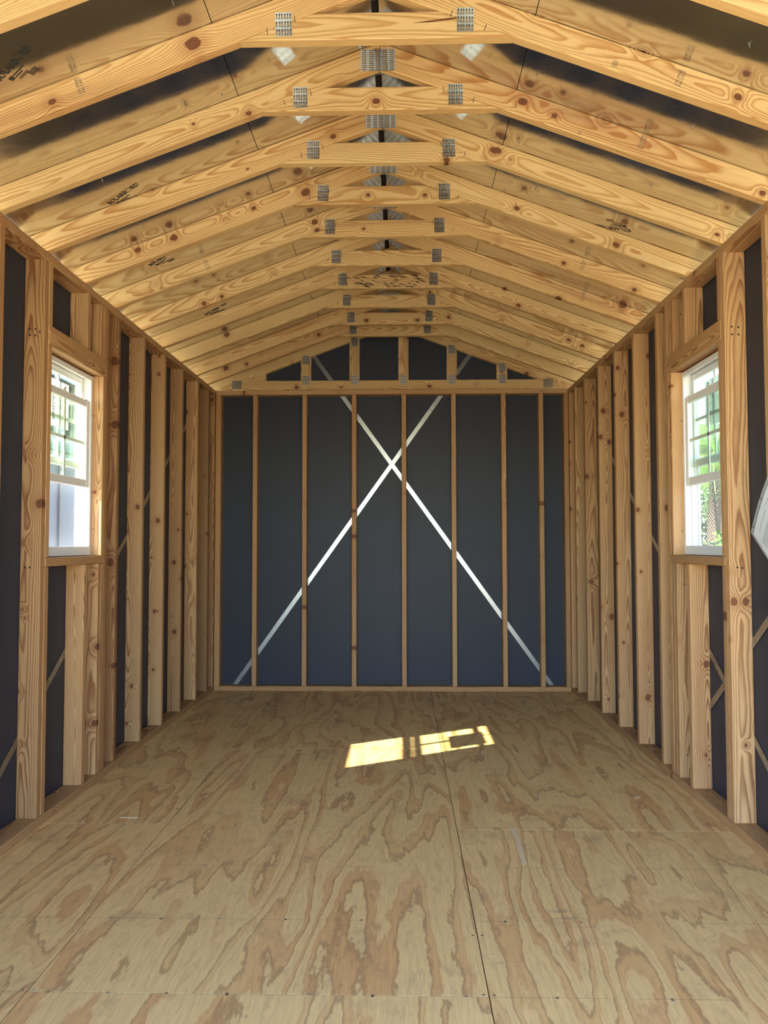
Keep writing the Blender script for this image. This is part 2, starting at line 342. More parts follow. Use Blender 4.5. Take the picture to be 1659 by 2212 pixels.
def wood_props(o, tone=None, seed=None):
    SEED[0] += 1
    o['seed'] = float(seed if seed is not None else SEED[0] * 1.37)
    o['tone'] = float(tone if tone is not None else random.uniform(0.72, 1.0))
    return o
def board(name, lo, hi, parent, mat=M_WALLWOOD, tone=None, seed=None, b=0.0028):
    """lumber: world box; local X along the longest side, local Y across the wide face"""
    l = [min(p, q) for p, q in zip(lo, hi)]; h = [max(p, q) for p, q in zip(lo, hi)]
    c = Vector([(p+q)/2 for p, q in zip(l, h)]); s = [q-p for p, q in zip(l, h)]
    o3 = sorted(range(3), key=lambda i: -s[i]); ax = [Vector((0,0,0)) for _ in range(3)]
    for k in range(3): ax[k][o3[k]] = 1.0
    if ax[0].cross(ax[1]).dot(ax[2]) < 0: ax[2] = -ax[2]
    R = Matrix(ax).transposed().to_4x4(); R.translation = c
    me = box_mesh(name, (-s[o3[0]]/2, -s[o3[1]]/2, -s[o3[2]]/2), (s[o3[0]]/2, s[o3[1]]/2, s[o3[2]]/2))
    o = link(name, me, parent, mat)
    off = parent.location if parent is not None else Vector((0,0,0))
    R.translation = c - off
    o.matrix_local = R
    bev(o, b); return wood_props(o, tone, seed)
def prism_mesh(name, poly, y0, y1, frame_inv):
    """polygon in the XZ plane (world, relative) between y0 and y1, moved into a local frame"""
    n = len(poly)
    v = [frame_inv @ Vector((p[0], y0, p[1])) for p in poly] + [frame_inv @ Vector((p[0], y1, p[1])) for p in poly]
    fs = [tuple(range(n)), tuple(range(2*n-1, n-1, -1))] + [(i, i+n, (i+1) % n + n, (i+1) % n) for i in range(n)]
    me = bpy.data.meshes.new(name); me.from_pydata([tuple(q) for q in v], [], fs)
    bm = bmesh.new(); bm.from_mesh(me); bmesh.ops.recalc_face_normals(bm, faces=bm.faces); bm.to_mesh(me); bm.free()
    me.update(); return me
def empty(name, loc, label=None, cat=None, group=None, kind=None):
    o = bpy.data.objects.new(name, None); C.objects.link(o); o.location = loc; o.empty_display_size = 0.2
    tag(o, label, cat, group, kind); return o
def tag(o, label=None, cat=None, group=None, kind=None):
    if label: o['label'] = label
    if cat: o['category'] = cat
    if group: o['group'] = group
    if kind: o['kind'] = kind
    return o
def text_obj(name, body, size, Mx, mat, parent, align='LEFT', outline=0.0, sx=1.0):
    cu = bpy.data.curves.new(name, 'FONT'); cu.body = body; cu.size = size; cu.align_x = align; cu.resolution_u = 3
    cu.extrude = 0.0002; cu.space_line = 0.85
    if outline: cu.fill_mode = 'NONE'; cu.extrude = 0.0; cu.bevel_depth = outline; cu.bevel_resolution = 0
    t = bpy.data.objects.new('t', cu); C.objects.link(t)
    bpy.context.view_layer.update()
    me = bpy.data.meshes.new_from_object(t.evaluated_get(bpy.context.evaluated_depsgraph_get()))
    bpy.data.objects.remove(t); me.name = name
    if sx != 1.0:
        for v in me.vertices: v.co.x *= sx
    me.materials.clear(); me.materials.append(mat)
    o = link(name, me, parent); o.matrix_local = Mx; return o
def frame(origin, e1, e2):
    e1 = Vector(e1).normalized(); e2 = Vector(e2); e2 = (e2 - e1*e2.dot(e1)).normalized(); e3 = e1.cross(e2)
    m = Matrix((e1, e2, e3)).transposed().to_4x4(); m.translation = Vector(origin); return m

# ------------------------------------------------------------------ setting: floor
floor = wbox('floor', (XL-WD-0.01, Y0, -0.16), (XR+WD+0.01, D+WD+0.01, FLOOR_B-0.001), simple('joist_wood', (0.06, 0.04, 0.025), 0.8))
floor['kind'] = 'structure'
gp = 0.0016
cols = [(XL-WD, -0.994, (Y0, 0.86, 3.30, 5.738, D+WD)), (-0.994, 0.2248, (Y0, 2.074, 4.513, D+WD)), (0.2248, XR+WD, (Y0, 0.82, 3.258, 5.696, D+WD))]
fc = floor.location.copy()
for ci, (x0, x1, ys) in enumerate(cols):
    for k in range(len(ys)-1):
        lo = Vector((x0+gp, ys[k]+gp, FLOOR_B)); hi = Vector((x1-gp, ys[k+1]-gp, 0.0)); c = (lo+hi)/2; h = (hi-lo)/2
        o = link('floor_sheet', box_mesh('floor_sheet', tuple(-h), tuple(h)), floor, M_PLY); o.location = c-fc
        o['seed'] = 1.3 + ci*2.17 + k*0.77; o['tone'] = 1.0
# nail heads along the joist rows
nb = []
for k in range(0, 11):
    yy = 2.072 + 0.4064*k
    xx = XL+0.08 + random.uniform(0, 0.1)
    while xx < XR-0.05:
        s = 0.0035
        nb.append(((xx-s-fc.x, yy-s+random.uniform(-.006, .006)-fc.y, 0.0-fc.z), (xx+s-fc.x, yy+s-fc.y, 0.0007-fc.z)))
        xx += random.uniform(0.15, 0.30)
for xs, ys in ((-0.994, (2.08, 6.2)), (0.2248, (2.08, 6.2))):
    yy = ys[0]
    while yy < ys[1]:
        for dx in (-0.014, 0.014):
            nb.append(((xs+dx-.003-fc.x, yy-.003-fc.y, -fc.z), (xs+dx+.003-fc.x, yy+.003-fc.y, 0.0007-fc.z)))
        yy += 0.31
o = link('nail_head', multi_mesh('nail_head', nb), floor, M_STEEL); o['kind'] = 'stuff'

# ------------------------------------------------------------------ setting: walls
WY0, WY1, WZ0, WZ1 = 3.316, 3.897, 1.125, 2.046      # rough window opening
def wall_mesh(name, x0, x1):
    B = []
    zt = 2.44
    B.append(((x0, Y0, -0.16), (x1, WY0, zt))); B.append(((x0, WY1, -0.16), (x1, D+WD+0.012, zt)))
    B.append(((x0, WY0, -0.16), (x1, WY1, WZ0))); B.append(((x0, WY0, WZ1), (x1, WY1, zt)))
    return multi_mesh(name, B)
wall_l = link('wall_left', wall_mesh('wall_left', XL-WD-0.012, XL-WD), None, M_SHEATH); wall_l['kind'] = 'structure'
wall_r = link('wall_right', wall_mesh('wall_right', XR+WD, XR+WD+0.012), None, M_SHEATH); wall_r['kind'] = 'structure'
# rear wall with its gable, one sheet of geometry
def gable_mesh(name, y0, y1):
    xl, xr = XL-WD-0.012, XR+WD+0.012
    poly = [(xl, -0.16), (xr, -0.16), (xr, ZD-SL*(xr-XC)), (XC, ZD), (xl, ZD-SL*(XC-xl))]
    return prism_mesh(name, poly, y0, y1, Matrix.Identity(4))
wall_b = link('wall_back', gable_mesh('wall_back', D+WD, D+WD+0.012), None, M_SHEATH); wall_b['kind'] = 'structure'
# front wall with the doorway the camera looks in through
fx0, fx1, fz = -1.42, 1.26, 2.30  # opening widened to let more light into the shed
xl, xr = XL-WD-0.012, XR+WD+0.012
wall_f = link('wall_front', multi_mesh('wall_front', [((xl, Y0-0.012, -0.16), (fx0, Y0, 2.5)), ((fx1, Y0-0.012, -0.16), (xr, Y0, 2.5)), ((fx0, Y0-0.012, fz), (fx1, Y0, 2.5)), ((xl+0.1, Y0-0.012, 2.5), (xr-0.1, Y0, 2.52))]), None, M_SHEATH)
wall_f['kind'] = 'structure'
o = link('gable_sheet', prism_mesh('gable_sheet', [(xl, 2.5), (xr, 2.5), (xr, ZD-SL*(xr-XC)), (XC, ZD), (xl, ZD-SL*(XC-xl))], Y0-0.012, Y0, Matrix.Identity(4)), wall_f, M_SHEATH)
for xa in (fx0-TK, fx1): board('stud', (xa, Y0, 0), (xa+TK, Y0+WD, fz+0.04), wall_f)
board('header', (fx0-TK, Y0, fz+0.04), (fx1+TK, Y0+TK, fz+0.13), wall_f)

def side_wall(wall, s, XI, tones, joint):
    lo_t, hi_t = (0.45, 0.86) if s < 0 else (0.70, 1.0)
    """framing of a side wall; s = -1 left, +1 right; XI the stud face"""
    XO = XI + s*WD
    full = [0.45, 0.84, 1.245, 1.65, 2.06, 2.466, 2.866, 3.240, 3.936, 4.098, 4.504, 4.913, 5.320, 5.722, 6.050, 6.242]
    for i, y in enumerate(full):
        lap = 0.0
        tn = tones.get(round(y, 3))
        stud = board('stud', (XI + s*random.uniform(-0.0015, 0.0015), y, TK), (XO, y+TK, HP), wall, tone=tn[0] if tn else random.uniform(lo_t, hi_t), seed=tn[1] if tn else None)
        kt = STUD_KNOTS.get((s, round(y, 3)))
        if kt: knots(stud, [(kz-(TK+HP)/2, kx-(XI+XO)/2, kr) for kx, kz, kr in kt])
    # jacks beside the window, in two lengths split by the sill
    for y in (3.278, 3.897):
        board('jack_stud', (XI, y, TK), (XO, y+TK, 1.087), wall)
        board('jack_stud', (XI, y, 1.125), (XO, y+TK, WZ1), wall, tone=0.95)
        board('cripple_stud', (XI, y, 2.135), (XO, y+TK, HP), wall)
    board('cripple_stud', (XI, 3.690, TK), (XO, 3.728, 1.087), wall, tone=0.97)
    board('cripple_stud', (XI, 3.690, 2.135), (XO, 3.728, HP), wall, tone=0.97)
    board('cripple_stud', (XI, 3.859, TK), (XO, 3.896, 1.087), wall, tone=0.8)
    board('cripple_stud', (XI, 3.859, 2.135), (XO, 3.896, HP), wall, tone=0.75)
    board('window_sill', (XI - s*0.004, 3.279, 1.087), (XO, 3.936, 1.125), wall, tone=0.62)
    board('window_header', (XI - s*0.003, 3.279, WZ1), (XI + s*0.035, 3.936, 2.135), wall, tone=0.82)
    board('window_header', (XI + s*0.037, 3.279, WZ1+0.003), (XI + s*0.075, 3.936, 2.135), wall, tone=0.82)
    board('top_plate', (XI, Y0+0.002, HP), (XO, D+WD, HT), wall, tone=0.80)
    board('bottom_plate', (XI - s*0.006, Y0+0.002, 0.0), (XO, joint, TK), wall, tone=0.72)
    board('bottom_plate', (XI + s*0.003, joint+0.002, 0.0), (XO, D+WD, TK), wall, tone=0.62)
side_wall(wall_l, -1, XL, {3.24: (0.50, 3.71), 4.098: (0.35, 31.4), 4.504: (0.7, 8.1), 5.722: (0.95, 9.2), 6.05: (0.3, 4.4)}, 4.235)
side_wall(wall_r, +1, XR, {3.24: (1.0, 23.3), 4.504: (1.0, 12.2), 4.913: (0.95, 5.9)}, 4.15)

# rear wall framing
k = 0
for k in range(6):
    x = -1.2198 + 0.4064*k
    board('stud', (x, D, TK), (x+TK, D+WD-0.0015, HP), wall_b, tone=(0.78, 0.8, 0.8, 0.88, 0.92, 0.9)[k])
board('stud', (1.116, D, TK), (1.154, D+WD-0.0015, HP), wall_b, tone=0.82)
board('corner_stud', (XL+0.001, D, TK), (XL+0.046, D+WD, HP), wall_b, tone=0.8)
board('corner_stud', (XR-0.038, D, TK), (XR-0.001, D+WD, HP), wall_b, tone=0.55)
board('bottom_plate', (XL+0.001, D, 0), (XR-0.001, D+WD, TK), wall_b, tone=0.70)
board('top_plate', (XL+0.003, D-0.002, HP), (XR-0.003, D+WD, HT), wall_b, tone=0.86)

# steel strap braces let in behind the studs
def strap(parent, p0, p1, normal, wdt=0.034, name='strap_brace'):
    p0, p1 = Vector(p0), Vector(p1); e1 = (p1-p0).normalized(); n = Vector(normal); e2 = n.cross(e1)
    L = (p1-p0).length; nseg = max(2, int(L/0.25))
    fr = Matrix((e1, e2, n)).transposed().to_4x4(); fr.translation = (p0+p1)/2
    v, f = [], []
    for i in range(nseg+1):
        t = -L/2 + L*i/nseg; dz = 0.0006*math.sin(i*1.7)
        v += [(t, -wdt/2, dz), (t, wdt/2, dz), (t, wdt/2, dz+0.001), (t, -wdt/2, dz+0.001)]
        if i:
            a = (i-1)*4; b2 = i*4
            for j in range(4): f.append((a+j, b2+j, b2+(j+1) % 4, a+(j+1) % 4))
    f += [(3, 2, 1, 0), (nseg*4, nseg*4+1, nseg*4+2, nseg*4+3)]
    me = bpy.data.meshes.new(name); me.from_pydata(v, [], f)
    bm = bmesh.new(); bm.from_mesh(me); bmesh.ops.recalc_face_normals(bm, faces=bm.faces); bm.to_mesh(me); bm.free()
    o = link(name, me, parent, M_STRAP); o.matrix_local = fr; return o
yb = D+WD-0.0022
strap(wall_b, (-1.375, yb, 0.03), (0.578, yb, 2.765), (0, -1, 0))
strap(wall_b, (1.218, yb-0.0012, 0.03), (-0.735, yb-0.0012, 2.755), (0, -1, 0))
xs_ = XL-WD+0.0018
strap(wall_l, (xs_, 2.72, 0.0), (xs_, 6.20, 2.40), (1, 0, 0))
xs_ = XR+WD-0.0018
strap(wall_r, (xs_, 2.75, 0.045), (xs_, 6.25, 2.395), (-1, 0, 0))
strap(wall_r, (xs_-0.0012, 1.10, 2.405), (xs_-0.0012, 4.22, 0.015), (-1, 0, 0))

# nail holes in the faces of the window king studs (dark dots seen in the photograph)
def dots(parent, pts, y, r=0.0042, name='nail_hole'):
    n = 8; v, f = [], []
    for (x, z) in pts:
        k = len(v)
        v += [(x+r*math.cos(a*2*math.pi/n), y, z+r*math.sin(a*2*math.pi/n)) for a in range(n)]
        v += [(x+r*math.cos(a*2*math.pi/n), y-0.0006, z+r*math.sin(a*2*math.pi/n)) for a in range(n)]
        f += [tuple(range(k+8, k+16))] + [(k+a, k+(a+1) % n, k+8+(a+1) % n, k+8+a) for a in range(n)]
    me = bpy.data.meshes.new(name); me.from_pydata(v, [], f); me.update()
    return link(name, me, parent, M_DARK)
dots(wall_l, [(-1.592, 2.106), (-1.566, 2.104), (-1.548, 2.092), (-1.590, 2.078), (-1.566, 2.076), (-1.593, 1.085), (-1.574, 1.085)], 3.2398)
dots(wall_r, [(1.385, 2.09), (1.413, 2.088), (1.386, 2.058), (1.413, 2.057), (1.388, 1.082), (1.409, 1.08)], 3.2398)
dots(wall_l, [(-1.575, 1.84), (-1.57, 1.26)], 3.8968, 0.003)
dots(wall_l, [(-1.60, 2.33), (-1.598, 2.24), (-1.595, 0.95), (-1.585, 0.95), (-1.595, 0.20), (-1.583, 0.20)], 3.8585, 0.003)
dots(wall_r, [(1.408, 1.80), (1.40, 1.245)], 3.8968, 0.003)
dots(wall_r, [(1.40, 2.33), (1.415, 2.255), (1.393, 0.98), (1.406, 0.98), (1.393, 0.15), (1.406, 0.15)], 3.8585, 0.003)

# ------------------------------------------------------------------ setting: roof deck
ceiling = empty('ceiling', (0, 0, 0), kind='structure')
EAVE_L, EAVE_R = XL-WD-0.10, XR+WD+0.10
def deck_panel(side, xa, xb, ya, yb):
    """foil faced sheet on one slope between world x xa..xb; local X runs up the slope"""
    zf = lambda x: ZD - SL*abs(x-XC)
    a = Vector((xa, (ya+yb)/2, zf(xa))); b = Vector((xb, (ya+yb)/2, zf(xb)))
    e1 = (b-a).normalized(); e2 = Vector((0, 1, 0)); n = e1.cross(e2)
    if n.z < 0: e1 = -e1; n = e1.cross(e2)
    L = (b-a).length; fr = Matrix((e1, e2, n)).transposed().to_4x4(); fr.translation = (a+b)/2
    me = box_mesh('roof_panel', (-L/2, -(yb-ya)/2, 0.0), (L/2, (yb-ya)/2, 0.011))
    o = link('roof_panel', me, ceiling, M_FOIL); o.matrix_local = fr; return o
panels = []
yj = [Y0-0.05, 0.83, 3.272, 5.711, D+WD+0.05]; yj2 = [Y0-0.05, 2.051, 4.492, D+WD+0.05]
g2 = 0.0012
for k in range(len(yj)-1):
    panels.append(deck_panel(-1, EAVE_L, -0.616-g2, yj[k]+g2, yj[k+1]-g2)); panels.append(deck_panel(1, 0.437+g2, EAVE_R, yj[k]+g2, yj[k+1]-g2))
for k in range(len(yj2)-1):
    panels.append(deck_panel(-1, -0.616+g2, -0.103, yj2[k]+g2, yj2[k+1]-g2)); panels.append(deck_panel(1, -0.077, 0.437-g2, yj2[k]+g2, yj2[k+1]-g2))
# roof covering above the sheets
poly = [(EAVE_L-0.02, ZD-SL*(XC-EAVE_L)+0.005), (XC, ZD+0.014), (EAVE_R+0.02, ZD-SL*(EAVE_R-XC)+0.005), (EAVE_R+0.02, ZD-SL*(EAVE_R-XC)+0.035), (XC, ZD+0.045), (EAVE_L-0.02, ZD-SL*(XC-EAVE_L)+0.035)]
link('roof_covering', prism_mesh('roof_covering', [(p[0], p[1]+(0.012 if i < 3 else 0.02)) for i, p in enumerate(poly)], Y0-0.08, D+WD+0.08, Matrix.Identity(4)), ceiling, M_ROOFING)
# nail tips poking through the foil
def tip(x, y):
    z = ZD - SL*abs(x-XC); bm = bmesh.new()
    bmesh.ops.create_cone(bm, cap_ends=True, segments=6, radius1=0.0032, radius2=0.0006, depth=0.016, matrix=Matrix.Rotation(math.pi, 4, 'X'))
    me = bpy.data.meshes.new('nail_tip'); bm.to_mesh(me); bm.free()
    o = link('nail_tip', me, ceiling, M_STEEL); o.location = (x, y, z-0.006); o.rotation_euler = (random.uniform(-.3, .3), random.uniform(-.3, .3), 0)
for x, y in [(-1.214, 2.819), (-1.211, 3.049), (-0.666, 2.816), (-0.796, 2.782), (1.038, 2.263), (1.039, 2.722), (1.036, 3.171), (0.491, 2.725), (0.49, 3.174), (0.491, 3.642), (-0.70, 2.30), (-1.20, 3.52), (0.62, 3.52), (-0.62, 3.60)]: tip(x, y)

# printing on the foil
def deck_frame(x, y, du, dy, side):
    """text frame on the deck: baseline direction du up the slope, dy along Y"""
    z = ZD - SL*abs(x-XC) - 0.0007
    ups = Vector((math.cos(TH)*(-side), 0, math.sin(TH))); e1 = ups*du + Vector((0, dy, 0))
    n = Vector((-math.sin(TH)*side, 0, -math.cos(TH))); e2 = n.cross(e1); return frame((x, y, z), e1, e2)
def print_logo(x, y, du, dy, side, sc=1.0):
    fr = deck_frame(x, y, du, dy, side)
    text_obj('printed_name', 'SOLARB', 0.036*sc, fr, M_INK, ceiling, outline=0.0007*sc, sx=0.80)
    text_obj('printed_name', 'RD', 0.036*sc, fr @ Matrix.Translation((0.132*sc, 0, 0)), M_INK, ceiling, outline=0.0007*sc, sx=0.80)
    v, f = [], []; n = 20
    for i in range(n):
        a = i*2*math.pi/n
        for r in (0.0118, 0.0132): v.append((0.118*sc+r*sc*math.cos(a), 0.013*sc+r*sc*math.sin(a), 0))
    for i in range(n): a = 2*i; b = 2*((i+1) % n); f.append((a, a+1, b+1, b))
    for i in range(12):
        a = i*math.pi/6; k = len(v); cx, cy = 0.118*sc, 0.013*sc
        for r, t in ((0.015, -.04), (0.015, .04), (0.019, .0)): v.append((cx+r*sc*math.cos(a+t), cy+r*sc*math.sin(a+t), 0))
        f.append((k, k+1, k+2))
    me = bpy.data.meshes.new('printed_sun'); me.from_pydata(v, [], f); o = link('printed_sun', me, ceiling, M_INK); o.matrix_local = fr
    B = []
    zt = 0.0003
    B.append(((0.02*sc, -0.030*sc, 0), (0.036*sc, -0.014*sc, zt)))
    for r in range(2): B.append(((0.040*sc, -(0.020+0.010*r)*sc, 0), ((0.095-0.02*r)*sc, -(0.0165+0.010*r)*sc, zt)))
    for r in range(6): B.append(((0.075*sc+r*0.006*sc, -0.070*sc, 0), (0.0775*sc+r*0.006*sc, -(0.045+0.002*(r % 3))*sc, zt)))
    for r in range(2): B.append(((0.04*sc, -(0.040+0.006*r)*sc, 0), (0.085*sc, -(0.0385+0.006*r)*sc, zt)))
    o = link('printed_mark', multi_mesh('printed_mark', B), ceiling, M_INK); o.matrix_local = fr
print_logo(-1.262, 2.352, 0.88, -0.48, -1)
print_logo(-1.252, 3.245, 0.92, -0.38, -1)
print_logo(-1.246, 4.86, 0.93, -0.36, -1)
print_logo(1.076, 3.590, 0.92, 0.39, 1)
print_logo(-1.30, 3.93, 0.92, -0.38, -1)

# ------------------------------------------------------------------ roof trusses
z0 = HT
def rel(poly): return [(x-XC, z-z0) for x, z in poly]
XOL, XOR = XL-WD, XR+WD
RAF = {}
for s, XI, XO in ((-1, XL, XOL), (1, XR, XOR)):
    top = lambda x: ZD-0.0005-SL*abs(x-XC)
    low = lambda x: ZA-SL*abs(x-XC)
    hx = XC + s*(ZA-HT-0.001)/SL
    poly = rel([(XC+s*0.0005, ZA), (hx, HT+0.001), (XO, HT+0.001), (XO, top(XO)), (XC+s*0.0005, top(XC))])
    cx = (XC+XO)/2 - XC; cz = (low((XC+XO)/2)+top((XC+XO)/2))/2 - z0
    e1 = Vector((s*math.cos(TH), 0, -math.sin(TH)))
    e2 = Vector((s*math.sin(TH), 0, math.cos(TH))); fr = frame((cx, 0, cz), e1, e2)
    RAF[s] = (prism_mesh('rafter', poly, -TK/2, TK/2, fr.inverted()), fr)
    RAF[s][0].materials.append(M_ROOFWOOD)
zt0, zt1 = 2.820, 2.909
tp = [(XC-(ZA-zt0)/SL+0.002, zt0), (XC+(ZA-zt0)/SL-0.002, zt0), (XC+(ZA-zt1)/SL-0.002, zt1), (XC-(ZA-zt1)/SL+0.002, zt1)]
frt = frame((0, 0, (zt0+zt1)/2-z0), (1, 0, 0), (0, 0, 1))
TIE = prism_mesh('collar_tie', rel(tp), -TK/2, TK/2, frt.inverted()); TIE.materials.append(M_ROOFWOOD)
def plate_mesh(W, H, mode):
    B = [((-W/2, -0.0016, -H/2), (W/2, 0, H/2), 0)]
    rnd = random.Random(int(W*1e4))
    if mode == 'v':
        for g_ in range(3):
            zc = H/2 - H*(g_+0.5)/3
            for c_ in range(6):
                xc = -W/2 + W*(c_+0.5)/6 + rnd.uniform(-.0008, .0008)
                B.append(((xc-0.0024, -0.0021, zc-0.0092), (xc+0.0024, -0.0016, zc+0.0092), 1))
                B.append(((xc-0.0013, -0.0034, zc-0.0075), (xc+0.0015, -0.0021, zc+0.0020), 2))
    else:
        for c_ in range(5):
            xc = -W/2 + W*(c_+0.5)/5
            for r_ in range(10):
                zc = -H/2 + H*(r_+0.5)/10
                B.append(((xc-0.0078, -0.0021, zc-0.0018), (xc+0.0078, -0.0016, zc+0.0022), 1))
                B.append(((xc-0.0068, -0.0034, zc-0.0004), (xc+0.0048, -0.0021, zc+0.0018), 2))
    me = multi_mesh('gusset_plate', B)
    for m in (M_GALV, M_SLOT, M_TOOTH): me.materials.append(m)
    return me
PL_T = plate_mesh(0.054, 0.079, 'v'); PL_A = plate_mesh(0.130, 0.083, 'h'); PL_H = plate_mesh(0.078, 0.070, 'h')
PL_SHADOW = box_mesh('plate_shadow_tick', (-0.0009, -0.0012, -0.011), (0.0009, 0, 0.011)); PL_SHADOW.materials.append(M_DARK)  # thin dark boxes drawn as shadow lines beside the tie plates

CLIP = multi_mesh('ridge_clip', [((-0.030, TK/2, 0.008), (0.030, TK/2+0.0012, 0.052)), ((-0.024, TK/2+0.001, 0.008), (0.024, TK/2+0.026, 0.0092)), ((-0.010, TK/2+0.006, 0.003), (-0.004, TK/2+0.012, 0.008)), ((0.004, TK/2+0.014, 0.002), (0.010, TK/2+0.020, 0.008))]); CLIP.materials.append(M_GALV)
truss_y = [2.035, 2.441, 2.851, 3.253, 3.657, 4.050, 4.473, 4.881, 5.282, 5.692, 6.015]   # near faces
labels = ['nearest yellow pine roof truss at the top edge, its rafters cut off by the frame',
 'pine roof truss with a long brown pitch streak in its collar tie, second nearest',
 'pine roof truss with one round knot mid collar tie, third nearest',
 'pine roof truss with a knot under its right tie plate, fourth nearest',
 'pine roof truss with two small knots in its collar tie, fifth nearest',
 'plain pine roof truss midway along the ceiling, sixth nearest',
 'plain pine roof truss directly in front of the black-streaked truss',
 'pine roof truss with black streaks across its collar tie',
 'pine roof truss directly behind the black-streaked truss',
 'pine roof truss second in front of the back gable',
 'last pine roof truss, hanging just in front of the grey back gable']
for i, (y, lb) in enumerate(zip(truss_y, labels)):
    root = empty('roof_truss', (XC, y+TK/2, z0), lb, 'truss', 'roof trusses in a row along the ceiling')
    tn = random.uniform(0.88, 1.0) if i < 8 else random.uniform(0.78, 0.92)
    for s in (-1, 1):
        me, fr = RAF[s]; r = link('rafter', me, root); r.matrix_local = fr
        knots(r, [tuple((fr.inverted() @ Vector((kx-XC, 0, kz-z0)))[:2]) + (kr,) for kx, kz, kr in RAFTER_KNOTS.get((i, s), [])])
        bev(r, 0.0028); wood_props(r, tn, 2.1 + i*1.91 + (0.83 if s > 0 else 0))
    t = link('collar_tie', TIE, root); t.matrix_local = frt; t['clear_grain'] = 1.0; knots(t, [(kx-XC, kz-(zt0+zt1)/2, kr) for kx, kz, kr in TIE_KNOTS.get(i, [])]); bev(t, 0.0028); wood_props(t, tn-(0.1 if i in (4, 7) else 0), 5.3+i*2.37)
    for xx in (-0.300, 0.286):
        p = link('gusset_plate', PL_T, root); p.location = (xx+random.uniform(-.004, .004), -TK/2-0.0002, 2.875-z0+random.uniform(-.004, .004)); p.rotation_euler = (0, random.uniform(-.03, .03), 0)
    p = link('gusset_plate', PL_A, root); p.location = (0.0-0.009+0.002, -TK/2-0.0002, 3.012-z0)
    rc = link('ridge_clip', CLIP, root); rc.location = (0, 0, ZA-z0)
    if i < 9:
        for xx, zz in ((-0.262, 2.892), (-0.355, 2.853), (0.248, 2.896), (0.352, 2.852)):
            st = link('plate_shadow_tick', PL_SHADOW, root); st.location = (xx+random.uniform(-.008, .008), -TK/2, zz-z0+random.uniform(-.004, .004)); st.rotation_euler = (0, random.uniform(-.4, .4), 0)
    if i == 1:   # pitch streak
        v = [(-0.02, 0, 0.006), (0.03, 0, 0.012), (0.075, 0, 0.018), (0.11, 0, 0.020), (0.10, 0, 0.016), (0.06, 0, 0.009), (0.0, 0, 0.003), (-0.05, 0, 0.002)]
        n = len(v); me = bpy.data.meshes.new('pitch_streak'); me.from_pydata(v + [(a, -0.0005, c) for a, b, c in v], [], [tuple(range(n, 2*n))] + [(j, (j+1) % n, (j+1) % n+n, j+n) for j in range(n)])
        ps = link('pitch_streak', me, root, simple('dark_pitch', (0.16, 0.055, 0.018), 0.4)); ps.location = (0.17, -TK/2-0.0002, 2.868-z0)
    if i == 7:   # dark mould streaks on the tie
        gm = G('mould_stain'); cc = gm.obj(); xx_, yy_, zz_ = gm.xyz(cc)
        B = []; rnd = random.Random(3)
        v, f = [], []
        for q in range(60):
            cx, cz = rnd.uniform(-0.30, 0.24), rnd.uniform(-0.038, 0.036); L = rnd.uniform(0.015, 0.07); h = rnd.uniform(0.0015, 0.0045)
            k = len(v); sl = -0.22
            for dx, dz in ((-L/2, 0), (0, -h), (L/2, 0), (0, h)): v.append((cx+dx, 0, cz+dz+dx*sl))
            f.append((k, k+1, k+2, k+3))
        me = bpy.data.meshes.new('mould_streak'); me.from_pydata(v, [], f)
        ms = link('mould_streak', me, root, simple('black_mould', (0.045, 0.022, 0.012), 0.8)); ms.location = (0, -TK/2-0.0006, 2.866-z0); ms['kind'] = 'stuff'
# lumber grade stamps on the rafters (world x, truss index, height)
def rafter_stamp(x, yface, z, flip=1, body='SYL.PINE\nNo.2 KD', size=0.0145, parent=None):
    # vertical lettering across the board, as stamped on the face
    s = 1 if x > XC else -1
    e1 = Vector((s*math.sin(TH), 0, math.cos(TH)))*flip
    e2 = Vector((0, -1, 0)).cross(e1)
    root = parent; fr = frame((x-XC, -TK/2-0.0004, z-z0), e1, e2)
    text_obj('grade_stamp', body, size, fr, M_INKB, root)
roots = [o for o in C.objects if o.name.startswith('roof_truss')]
roots.sort(key=lambda o: o.location.y)
rafter_stamp(-1.040, 0, 2.652, 1, parent=roots[1]); rafter_stamp(0.886, 0, 2.648, 1, parent=roots[1])
rafter_stamp(0.892, 0, 2.655, 1, parent=roots[2]); rafter_stamp(-1.030, 0, 2.650, 1, parent=roots[5])
rafter_stamp(0.69, 0, 2.712, 1, '||||', 0.02, parent=roots[1]); rafter_stamp(0.67, 0, 2.712, 1, '||||', 0.014, parent=roots[2])
rafter_stamp(1.05, 0, 2.60, 1, parent=roots[6]); rafter_stamp(0.95, 0, 2.63, 1, parent=roots[5])

# gable truss on the rear wall
gy = D+0.051
root = empty('gable_truss', (XC, gy+TK/2, z0), 'gable truss on the back wall plate, with five short upright studs above a bottom chord', 'truss')
for s in (-1, 1):
    me, fr = RAF[s]; r = link('rafter', me, root); r.matrix_local = fr; bev(r, 0.0028); wood_props(r, 0.85)
zc0, zc1 = HT+0.001, HT+0.090
cp = [(XC-(ZA-zc0)/SL+0.003, zc0), (XC+(ZA-zc0)/SL-0.003, zc0), (XC+(ZA-zc1)/SL-0.003, zc1), (XC-(ZA-zc1)/SL+0.003, zc1)]
frc = frame((0, 0, (zc0+zc1)/2-z0), (1, 0, 0), (0, 0, 1))
o = link('bottom_chord', prism_mesh('bottom_chord', rel(cp), -TK/2, TK/2, frc.inverted()), root, M_ROOFWOOD); o.matrix_local = frc; bev(o, 0.0028); wood_props(o, 0.72, 41.3)
